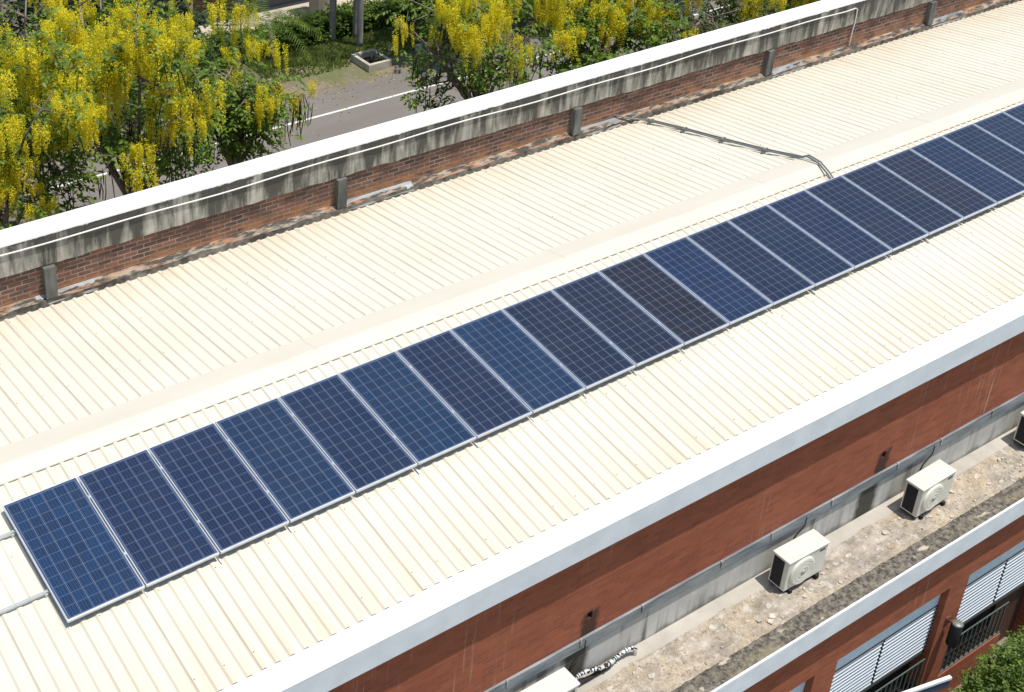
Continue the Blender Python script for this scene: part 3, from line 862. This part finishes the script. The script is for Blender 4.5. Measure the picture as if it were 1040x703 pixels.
AC = [(5.88, -3.995, 0.0, 'white air conditioner cut off by the bottom edge, below the foil-wrapped pipe'),
      (10.99, -4.025, -0.018, 'white air conditioner with dark side vent between the cut-off ones, nearest the bottom centre'),
      (14.13, -4.070, 0.022, 'white air conditioner farther right, beside a brick wall drain stain and a curved cable'),
      (17.34, -4.050, -0.01, 'white air conditioner cut off by the right edge of the photo')]
ac0 = make_ac()
for i, (x, y, r, lab) in enumerate(AC):
    o = ac0 if i == 0 else copy_tree(ac0)
    o.location = (x, y, ZS + .006); o.rotation_euler = (0, 0, r)
    o.scale = (1.11, 1.08, 1.06)
    tag(o, lab, 'air conditioner', 'air conditioner units on the lower roof')
def cable(pts, r, label, mat='rubber', nm='cable'):
    b = MB(); b.tube(pts, r, 6); tag(b.build(nm, M[mat]), label, 'cable', 'cables behind the air conditioners')
for x, lab in ((11.15, 'dark cable behind the middle air conditioner looping down from the flashing'), (14.35, 'dark curved cable behind the right air conditioner, hanging from the flashing'), (17.5, 'dark cable hanging from the flashing by the far right air conditioner'), (6.55, 'short dark cable from the flashing beside the cut-off bottom air conditioner')):
    cable([(x + .22, -3.76, -2.80), (x + .21, -3.765, -2.95), (x + .12, -3.765, -3.02), (x + .02, -3.76, -3.10), (x - .02, -3.75, -3.25), (x + .02, -3.76, -3.45)], .011, lab)
# foil-wrapped pipe
b = MB(); rng = random.Random(4); pts = []; rs = []
n = 60
for i in range(n):
    t = i / (n - 1); pts.append((6.52 + 1.22 * t, -3.80 + .025 * math.sin(t * 9), -3.50 + .06 * math.sin(t * 5 + .5) * (1 - t) + .02)); rs.append(.030 + rng.uniform(-.008, .010))
pts += [(7.79, -3.80, -3.52), (7.80, -3.80, -3.63)]; rs += [.035, .03]
b.tube(pts, rs, 9)
for k in range(len(b.f)):
    i = k // 9
    if (i * 7 % 11) in (1, 3, 4) or rng.random() < .22: b.mi[k] = 1
tag(b.build('insulated_pipe', [M['foil'], M['rubber']]), 'lumpy foil-wrapped refrigerant pipe with black bands at the foot of the wall', 'pipe')
b = MB(); b.tube([(5.9, -3.83, -3.58), (6.4, -3.80, -3.56), (6.9, -3.80, -3.58), (7.3, -3.79, -3.59)], .03, 8)  # black tube added as the wide dark shadow beneath the pipe
tag(b.build('shadow_hose', M['rubber']), 'black hose added as the dark shadow under the foil-wrapped pipe', 'hose')
# rubble on the screed
rng = random.Random(6); b = MB()
for i in range(300):
    x = rng.uniform(4.5, 19); y = rng.uniform(-4.58, -3.95)
    d = math.sin(x * 1.3) + math.sin(x * 3.1 + y * 4)
    if d < -.1 and rng.random() < .8: continue
    r = rng.uniform(.008, .03) * (1.6 if rng.random() < .12 else 1); a = rng.uniform(0, 6.3); k = rng.randint(4, 6)
    ring = [(x + r * rng.uniform(.6, 1.3) * math.cos(a + 6.283 * j / k), y + r * rng.uniform(.6, 1.3) * math.sin(a + 6.283 * j / k)) for j in range(k)]
    z = ZS + .004; hh = r * rng.uniform(.4, .9); tx, ty = rng.uniform(-.3, .3), rng.uniform(-.3, .3)
    b.add([(px, py, z - .01) for px, py in ring] + [(x + (px - x) * .75, y + (py - y) * .75, z + hh + (px - x) * tx + (py - y) * ty) for px, py in ring],
          [(j, (j + 1) % k, k + (j + 1) % k, k + j) for j in range(k)] + [tuple(range(k, 2 * k))])
for i in range(70):
    x = rng.uniform(4.5, 18); y = rng.uniform(-4.50, -3.98)
    if math.sin(x * 1.3) + math.sin(x * 3.1 + y * 4) < -.4 and rng.random() < .7: continue
    r = rng.uniform(.03, .085); a = rng.uniform(0, 6.3); k = rng.randint(5, 8); tx, ty = rng.uniform(-.22, .22), rng.uniform(-.22, .22); sq = rng.uniform(.5, 1)
    ring = [(r * rng.uniform(.6, 1.15) * math.cos(a + 6.283 * j / k), r * sq * rng.uniform(.6, 1.15) * math.sin(a + 6.283 * j / k)) for j in range(k)]
    z = ZS + .010 + r * .12
    b.add([(x + px, y + py, z + px * tx + py * ty - .008) for px, py in ring] + [(x + px * .96, y + py * .96, z + px * tx + py * ty + .004) for px, py in ring],
          [(j, (j + 1) % k, k + (j + 1) % k, k + j) for j in range(k)] + [tuple(range(k, 2 * k)), tuple(range(k))[::-1]], rng.choice((0, 0, 1)))
structure(b.build('mortar_rubble', [M['chip'], M['cement']]), 'stuff')

# wall floodlight and awning by the lower windows
e = thing('wall_lamp', 'black drum shaped wall lamp on the brick pier between the louvred windows', 'lamp', (14.74, YL, -6.2))
b = MB(); b.tube([(14.72, YL + .005, -6.02), (14.72, YL - .10, -5.98), (14.74, YL - .14, -6.0)], .022, 8); b.box(14.66, 14.78, YL - .02, YL + .002, -6.10, -5.94); b.build('bracket', M['brown'], e)
b = MB(); b.tube([(14.76, YL - .17, -6.46), (14.76, YL - .17, -5.98)], .10, 18); b.build('body', M['black'], e, bevel=.01)
b = MB(); b.tube([(14.76, YL - .17, -5.985), (14.76, YL - .17, -5.955)], [.105, .085], 18); b.build('cap', M['pipe'], e)
e = thing('awning', 'blue awning board with a white top edge sticking out under the louvred window', 'awning', (13.0, -5.3, -6.3))
A0 = Vector((11.2, -4.80, -6.36)); A1 = Vector((14.02, -5.40, -6.36)); dv = (A1 - A0).normalized(); nv = Vector((-dv.y, dv.x, 0)).normalized()
def slabq(p, q, z0, z1, t0, t1):
    bb = MB(); vs = [pp + nv * t + Vector((0, 0, z)) for z in (z0, z1) for pp, t in ((p, t0), (q, t0), (q, t1), (p, t1))]
    bb.add(vs, [(3, 2, 1, 0), (4, 5, 6, 7), (0, 1, 5, 4), (1, 2, 6, 5), (2, 3, 7, 6), (3, 0, 4, 7)]); return bb
slabq(A0, A1, -.03, .02, -.02, .04).build('edge_trim', M['white'], e)
slabq(A0, A1, -.22, -.032, 0, .025).build('board', M['navy'], e)

# ------------------------------------------------------------------ plants
def pinnate(rng, vs, fs, p, d, n, ll, lw, step):
    d = d / (np.linalg.norm(d) + 1e-9)
    up = np.array([0, 0, 1.0]); side = np.cross(d, up); sn = np.linalg.norm(side)
    side = side / sn if sn > 1e-3 else np.array([1.0, 0, 0])
    q = p.copy(); dd = d.copy()
    for i in range(n):
        q = q + dd * step; dd = dd + np.array([0, 0, -.10]); dd /= np.linalg.norm(dd)
        for s in (-1, 1):
            ld = side * s * .85 + dd * .45 + np.array([0, 0, -.25]) + rng.normal(0, .18, 3); ld /= np.linalg.norm(ld)
            wv = np.cross(ld, up + rng.normal(0, .35, 3)); wv /= (np.linalg.norm(wv) + 1e-9)
            L = ll * rng.uniform(.75, 1.2); o = len(vs)
            vs.append(q); vs.append(q + ld * L * .5 + wv * lw); vs.append(q + ld * L); vs.append(q + ld * L * .5 - wv * lw)
            fs.append((o, o + 1, o + 2, o + 3))
def bunch_mesh(seed):
    rng = np.random.default_rng(seed); vs = []; fs = []
    for k in range(8):
        a = rng.uniform(0, 6.28); rr = .20 * math.sqrt(rng.random()); ox, oy = rr * math.cos(a), rr * math.sin(a)
        L = rng.uniform(.35, .75); z0 = rng.uniform(-.05, .08)
        for i in range(130):
            t = rng.random() ** .85; r = .068 * (1 - .6 * t) * math.sqrt(rng.random()); a = rng.uniform(0, 6.28)
            c = np.array([ox + r * math.cos(a), oy + r * math.sin(a), z0 - L * t])
            s = rng.uniform(.011, .019) * (1 - .35 * t)
            u = rng.normal(0, 1, 3); u /= np.linalg.norm(u); w = np.cross(u, rng.normal(0, 1, 3)); w /= np.linalg.norm(w)
            o = len(vs); vs += [c - u * s, c + w * s, c + u * s, c - w * s]; fs.append((o, o + 1, o + 2, o + 3))
    me = bpy.data.meshes.new('flower_bunch'); me.from_pydata([tuple(v) for v in vs], [], fs); me.materials.append(M['petal']); me.update()
    return me
BUNCH = [bunch_mesh(s) for s in range(4)]
def pod_mesh(seed):
    rng = random.Random(seed); b = MB(); L = rng.uniform(.4, .7)
    b.tube([(0, 0, 0), (rng.uniform(-.02, .02), rng.uniform(-.02, .02), -L * .5), (rng.uniform(-.03, .03), 0, -L)], [.008, .014, .010], 5)
    o = b.build('seed_pod', M['pod']); me = o.data; bpy.data.objects.remove(o); return me
PODS = [pod_mesh(s) for s in range(3)]

def tree(label, x, y, zc, rx, rz, seed, nleaf, nbunch, npod, leaf='leaf', group=None, clump=None, trunk_r=.13, low=None, name='golden_shower_tree', leafsize=1.0, limbs=9, extra=(), bs=1.0, fkey=1.9):
    rng = np.random.default_rng(seed)
    e = thing(name, label, 'tree', (x, y, GZ), group)
    wood = MB()
    fork = np.array([x + rng.normal(0, .15), y + rng.normal(0, .15), min(zc - rz * .75, GZ + 3.4)])
    base = np.array([x, y, GZ])
    mid = (base + fork) / 2 + rng.normal(0, .10, 3)
    wood.tube([tuple(base), tuple(mid), tuple(fork)], [trunk_r * 1.25, trunk_r, trunk_r * .85], 8)
    tips = []; segs = []
    for k in range(limbs + len(extra)):
        a = 6.283 * k / limbs + rng.uniform(-.3, .3); r = rx * rng.uniform(.55, 1.0); el = rng.uniform(-.35, 1.0)
        t = np.array([x + r * math.cos(a), y + r * math.sin(a), zc + rz * .85 * el])
        if k >= limbs: t = np.array(extra[k - limbs])
        m1 = fork + (t - fork) * .45 + np.array([0, 0, .35 * rng.uniform(.2, 1.2)]) + rng.normal(0, .18, 3)
        wood.tube([tuple(fork), tuple((fork + m1) / 2 + rng.normal(0, .06, 3)), tuple(m1), tuple((m1 + t) / 2 + rng.normal(0, .1, 3)), tuple(t)],
                  [trunk_r * .6, trunk_r * .45, trunk_r * .34, trunk_r * .22, trunk_r * .10], 6)
        for j in range(7):
            f = rng.uniform(.35, 1.0); p0 = m1 + (t - m1) * max(0, (f - .45) / .55) if f > .45 else fork + (m1 - fork) * f / .45
            dd = rng.normal(0, 1, 3); dd[2] = dd[2] * .6 + .15; dd /= np.linalg.norm(dd)
            p1 = p0 + dd * rng.uniform(.5, 1.15) * rx * .5
            wood.tube([tuple(p0), tuple((p0 + p1) / 2 + rng.normal(0, .06, 3)), tuple(p1)], [trunk_r * .2, trunk_r * .13, trunk_r * .06], 4)
            tips.append(p1); segs.append((p0, p1))
            for q in range(2):
                d3 = rng.normal(0, 1, 3); d3 /= np.linalg.norm(d3); s0 = p0 + (p1 - p0) * rng.uniform(.4, .9); s1 = s0 + d3 * rng.uniform(.25, .55)
                wood.tube([tuple(s0), tuple(s1)], [trunk_r * .08, trunk_r * .04], 3); tips.append(s1); segs.append((s0, s1))
    wood.build('trunk', M['bark'], e)
    # leaf clumps round the twig ends
    ex = [p for p in tips for q in extra if np.linalg.norm(p - np.array(q)) < .9]
    vs = []; fs = []
    ntip = len(tips); keep = rng.permutation(ntip)[:max(8, int(ntip * .62))]
    for i in range(nleaf):
        t = tips[keep[rng.integers(len(keep))]]
        p = t + rng.normal(0, .22, 3) * np.array([1, 1, .8])
        if low is not None and p[2] < low: continue
        if rng.random() < .8 and any(np.linalg.norm(p - q) < .45 for q in ex): continue
        d = (p - np.array([x, y, zc])); d[2] = d[2] * .3; d = d / (np.linalg.norm(d) + 1e-6) + rng.normal(0, .6, 3); d[2] -= .15
        pinnate(rng, vs, fs, p, d, int(rng.integers(3, 6)), .15 * leafsize, .040 * leafsize, .085 * leafsize)
    f = MB(); f.add(vs, fs); f.build('foliage', M[leaf], e)
    # hanging flower bunches, gathered in clumps on the outer crown
    off = Vector((x, y, GZ)); done = 0; ti = rng.permutation(ntip)
    cc = [tips[i] for i in ti]
    cc.sort(key=lambda p: .35 * (p[1] - y) / rx - fkey * min((p[2] - zc) / rz, .45) + rng.uniform(0, 1.2))
    cc = ex[:4] + cc
    nclump = max(1, nbunch // 3)
    for c in cc[:nclump]:
        for j in range(3):
            if done >= nbunch: break
            p = c + rng.normal(0, .34, 3) * np.array([1, 1, .7]) + np.array([0, -.12, .05])
            o = bpy.data.objects.new('flower_bunch', BUNCH[rng.integers(4)]); COL.objects.link(o); o.parent = e
            o.location = Vector(tuple(p)) - off; s = rng.uniform(.8, 1.4) * bs; o.scale = (s, s, s * rng.uniform(.85, 1.15)); o.rotation_euler = (rng.normal(0, .1), rng.normal(0, .1), rng.uniform(0, 6.28))
            done += 1
    lowt = sorted(tips, key=lambda p: .5 * (p[2] - zc) + (p[1] - y) + rng.uniform(0, 2.0))[:max(6, ntip // 4)]; lowt = ex + lowt
    for j in range(npod):
        c = lowt[rng.integers(len(lowt))] if j % 3 == 0 or j == 0 else pc
        pc = c
        p = c + rng.normal(0, .10, 3) + np.array([0, 0, -.05])
        o = bpy.data.objects.new('seed_pod', PODS[rng.integers(3)]); COL.objects.link(o); o.parent = e
        o.location = Vector(tuple(p)) - off; o.rotation_euler = (rng.normal(0, .12), rng.normal(0, .12), rng.uniform(0, 6.28)); s = rng.uniform(.8, 1.4); o.scale = (1, 1, s)
    return e
G1 = 'golden shower trees behind the building'
tree('golden shower tree at the far left, yellow bunches reaching down to the parapet', 4.6, 13.2, -2.0, 2.3, 2.6, 11, 1100, 52, 95, 'leafgold', G1, fkey=.9)
tree('fullest yellow golden shower tree, second from the left behind the parapet', 8.1, 13.4, -1.7, 2.4, 2.6, 12, 1000, 99, 95, 'leaf', G1, bs=1.1, fkey=1.5)
tree('golden shower tree left of the road gap, with green lower leaves', 10.8, 14.4, -2.7, 1.3, 2.4, 13, 850, 42, 98, 'leaf', G1, low=-5.2, extra=((12.9, 14.1, -3.0),))
tree('tall golden shower tree behind the front ones at left, topped with yellow', 7.2, 17.5, -2.6, 2.9, 2.6, 18, 1000, 99, 30, 'leaf', G1)
tree('golden shower tree right of the road gap, deep yellow bunches over the road', 18.6, 13.6, -2.2, 2.2, 1.9, 14, 700, 80, 98, 'leaf', G1, extra=((16.1, 13.4, -1.9), (16.6, 13.0, -2.2)))
tree('green golden shower tree with few yellow bunches behind the second parapet pilaster from the right', 22.6, 13.4, -2.9, 2.2, 2.0, 15, 1300, 60, 24, 'leaf', G1)
tree('half bare golden shower tree with grey twigs, second from right', 26.6, 13.4, -3.3, 2.3, 1.9, 16, 800, 48, 24, 'leafolive', G1)
tree('rightmost golden shower tree showing above the white coping', 30.8, 13.6, -3.3, 2.3, 2.0, 17, 1300, 46, 16, 'leaf', G1)
G2 = 'dark trees across the road'
tree('dark leafy tree across the road at the far left', 8.6, 25.0, -4.6, 2.6, 2.6, 21, 900, 6, 0, 'leafdark', G2, name='shade_tree', leafsize=1.25)
tree('dark leafy tree across the road behind the fullest yellow tree', 13.6, 25.2, -5.0, 2.5, 2.6, 22, 900, 8, 0, 'leafdark', G2, name='shade_tree', leafsize=1.25)
tree('tree growing in the half hidden tree pit across the road', 25.2, 23.4, -4.4, 2.0, 2.0, 23, 900, 26, 10, 'leafdark', G2, low=-7.2, name='shade_tree', leafsize=1.15)
tree('dark tree across the road behind the middle of the right tree group', 30.5, 23.6, -6.0, 2.6, 2.0, 24, 900, 14, 0, 'leafdark', G2, name='shade_tree', leafsize=1.25)
tree('dark tree across the road at the right end', 36.5, 23.6, -6.2, 2.8, 2.0, 25, 900, 10, 0, 'leafdark', G2, name='shade_tree', leafsize=1.25)

# shrub in front of the lower windows
def shrub(name, label, x, y, zc, rx, ry, rz, seed, n, leaf, cat='shrub', z0=GZ, ls=.75):
    rng = np.random.default_rng(seed); e = thing(name, label, cat, (x, y, z0))
    w = MB(); vs = []; fs = []
    for k in range(16):
        d = rng.normal(0, 1, 3); d /= np.linalg.norm(d); t = np.array([x, y, zc]) + d * np.array([rx, ry, rz]) * .8; t[2] = max(t[2], z0 + .3)
        w.tube([(x + rng.normal(0, .05), y + rng.normal(0, .05), z0), tuple((np.array([x, y, z0]) + t) / 2 + rng.normal(0, .08, 3)), tuple(t)], [.04, .025, .008], 5)
    w.build('stem', M['bark'], e)
    lump = [rng.normal(0, 1, 3) for _ in range(14)]; lump = [l / np.linalg.norm(l) for l in lump]
    for i in range(n):
        l = lump[rng.integers(14)]; d = l * .9 + rng.normal(0, .38, 3); nn = np.linalg.norm(d); d = d / max(nn, .9) if nn > 1 else d
        p = np.array([x, y, zc]) + d * np.array([rx, ry, rz]) * rng.uniform(.75, 1.06)
        pinnate(rng, vs, fs, p, d + rng.normal(0, .5, 3) + np.array([0, 0, .3]), int(rng.integers(2, 5)), .10 * ls, .024 * ls, .05 * ls)
    f = MB(); f.add(vs, fs); f.build('foliage', M[leaf], e); return e
shrub('leafy_shrub', 'bright green leafy shrub in the lower right corner before the brick wall', 15.05, -6.2, -7.1, 1.4, .85, 1.15, 31, 2300, 'leafbush')
shrub('leafy_shrub', 'taller green shrub at the right edge of the photo by the brick wall', 16.4, -6.0, -7.35, .85, .8, 1.0, 35, 1300, 'leafbush')
shrub('leafy_shrub', 'small green plant at the bottom edge under the louvred window', 11.75, -5.05, -6.75, .3, .25, .45, 32, 60, 'leafbright')

# tree pits
def pit(label, x0, x1, y0, y1):
    e = thing('tree_pit', label, 'tree pit', ((x0 + x1) / 2, (y0 + y1) / 2, GZ), 'concrete tree pits across the road')
    t = .13; h = .28
    b = MB(); b.box(x0, x1, y0, y0 + t, GZ, GZ + h); b.box(x0, x1, y1 - t, y1, GZ, GZ + h); b.box(x0, x0 + t, y0 + t, y1 - t, GZ, GZ + h); b.box(x1 - t, x1, y0 + t, y1 - t, GZ, GZ + h)
    b.build('kerb', M['conc'], e, bevel=.01)
    b = MB(); b.box(x0 + t, x1 - t, y0 + t, y1 - t, GZ, GZ + .05); b.build('soil', M['soil'], e)
pit('square concrete tree pit full of dark soil beside the road', 21.72, 22.72, 23.25, 24.42)
pit('half hidden concrete tree pit below the hanging yellow flowers across the road', 24.25, 25.4, 22.6, 23.95)
shrub('seedling', 'small green seedling growing in the square tree pit', 22.35, 23.75, GZ + .45, .16, .16, .25, 33, 22, 'leaf', 'plant')

# hedge, palms
def hedge():
    e = thing('hedge', 'low clipped green hedge in front of the grey building', 'hedge', (26, 26.8, GZ)); rng = np.random.default_rng(41); vs = []; fs = []
    for i in range(5200):
        x = rng.uniform(15, 38); s = rng.integers(3); y = rng.uniform(26.3, 27.3); z = GZ + .75
        if s == 1: y = 26.3; z = GZ + rng.uniform(.05, .75)
        p = np.array([x, y + rng.normal(0, .05), z + rng.normal(0, .05) + .06 * math.sin(x * 2.2)])
        d = np.array([0, -1.0, .2]) if s == 1 else np.array([0, 0, 1.0])
        pinnate(rng, vs, fs, p, d + rng.normal(0, .6, 3), 3, .12, .03, .05)
    f = MB(); f.add(vs, fs); f.build('foliage', M['leaf'], e)
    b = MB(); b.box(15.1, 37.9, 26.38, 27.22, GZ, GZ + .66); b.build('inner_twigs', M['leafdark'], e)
hedge()
def palm(label, x, y, h, r, seed, nf=14):
    rng = np.random.default_rng(seed); e = thing('palm_tree', label, 'palm tree', (x, y, GZ), 'palms across the road')
    b = MB(); top = np.array([x + rng.normal(0, .12), y + rng.normal(0, .12), GZ + h])
    b.tube([(x, y, GZ), (x, y, GZ + .25), (x * .7 + top[0] * .3, y * .7 + top[1] * .3, GZ + h * .5), tuple(top)], [r * 1.35, r * 1.1, r, r * .75], 12); b.build('trunk', M['palmbark'], e)
    vs = []; fs = []
    for k in range(nf):
        a = 6.283 * k / nf + rng.uniform(-.2, .2); q = top.copy(); d = np.array([math.cos(a), math.sin(a), rng.uniform(.2, 1.1)]); d /= np.linalg.norm(d)
        for i in range(22):
            q = q + d * .10; d = d + np.array([0, 0, -.065]); d /= np.linalg.norm(d)
            sd = np.cross(d, [0, 0, 1.0]); sd /= (np.linalg.norm(sd) + 1e-6)
            for s in (-1, 1):
                t = q + (sd * s + d * .5 + np.array([0, 0, -.35])) * .34 * math.sin(.25 + 2.6 * i / 22); o = len(vs)
                vs += [q, q + d * .035, t]; fs.append((o, o + 1, o + 2))
    f = MB(); f.add(vs, fs); f.build('frond', M['leaf'], e)
palm('grey palm trunk standing alone on the grass left of the pair', 22.08, 26.2, 7.5, .115, 51)
palm('front grey palm trunk of the close pair on the grass', 22.70, 25.30, 7.8, .11, 52)
palm('rear grey palm trunk of the close pair on the grass', 23.02, 26.05, 8.0, .11, 53)
palm('young feathery palm left of the palm trunks', 19.3, 25.9, 1.5, .07, 54, 16)

# arcade building across the road
e = thing('arcade_building', 'grey building with beige columns and brown doors across the road', 'building', (22, 31, GZ))
b = MB(); b.box(-20, 70, 30.0, 38, GZ, -1.0); b.build('wall', M['greywall'], e)
b = MB(); b.box(-20, 70, 29.0, 29.99, -5.0, -4.6); b.build('canopy', M['conc'], e)
for cx in np.arange(-14.3, 62, 6.2):
    b = MB(); b.box(cx - .3, cx + .55, 28.0, 28.7, GZ, -5.0); b.build('column', M['beige'], e, bevel=.02)
    b = MB(); b.box(cx + 1.6, cx + 3.3, 29.93, 29.985, GZ, -6.0); b.build('door', M['brown'], e)
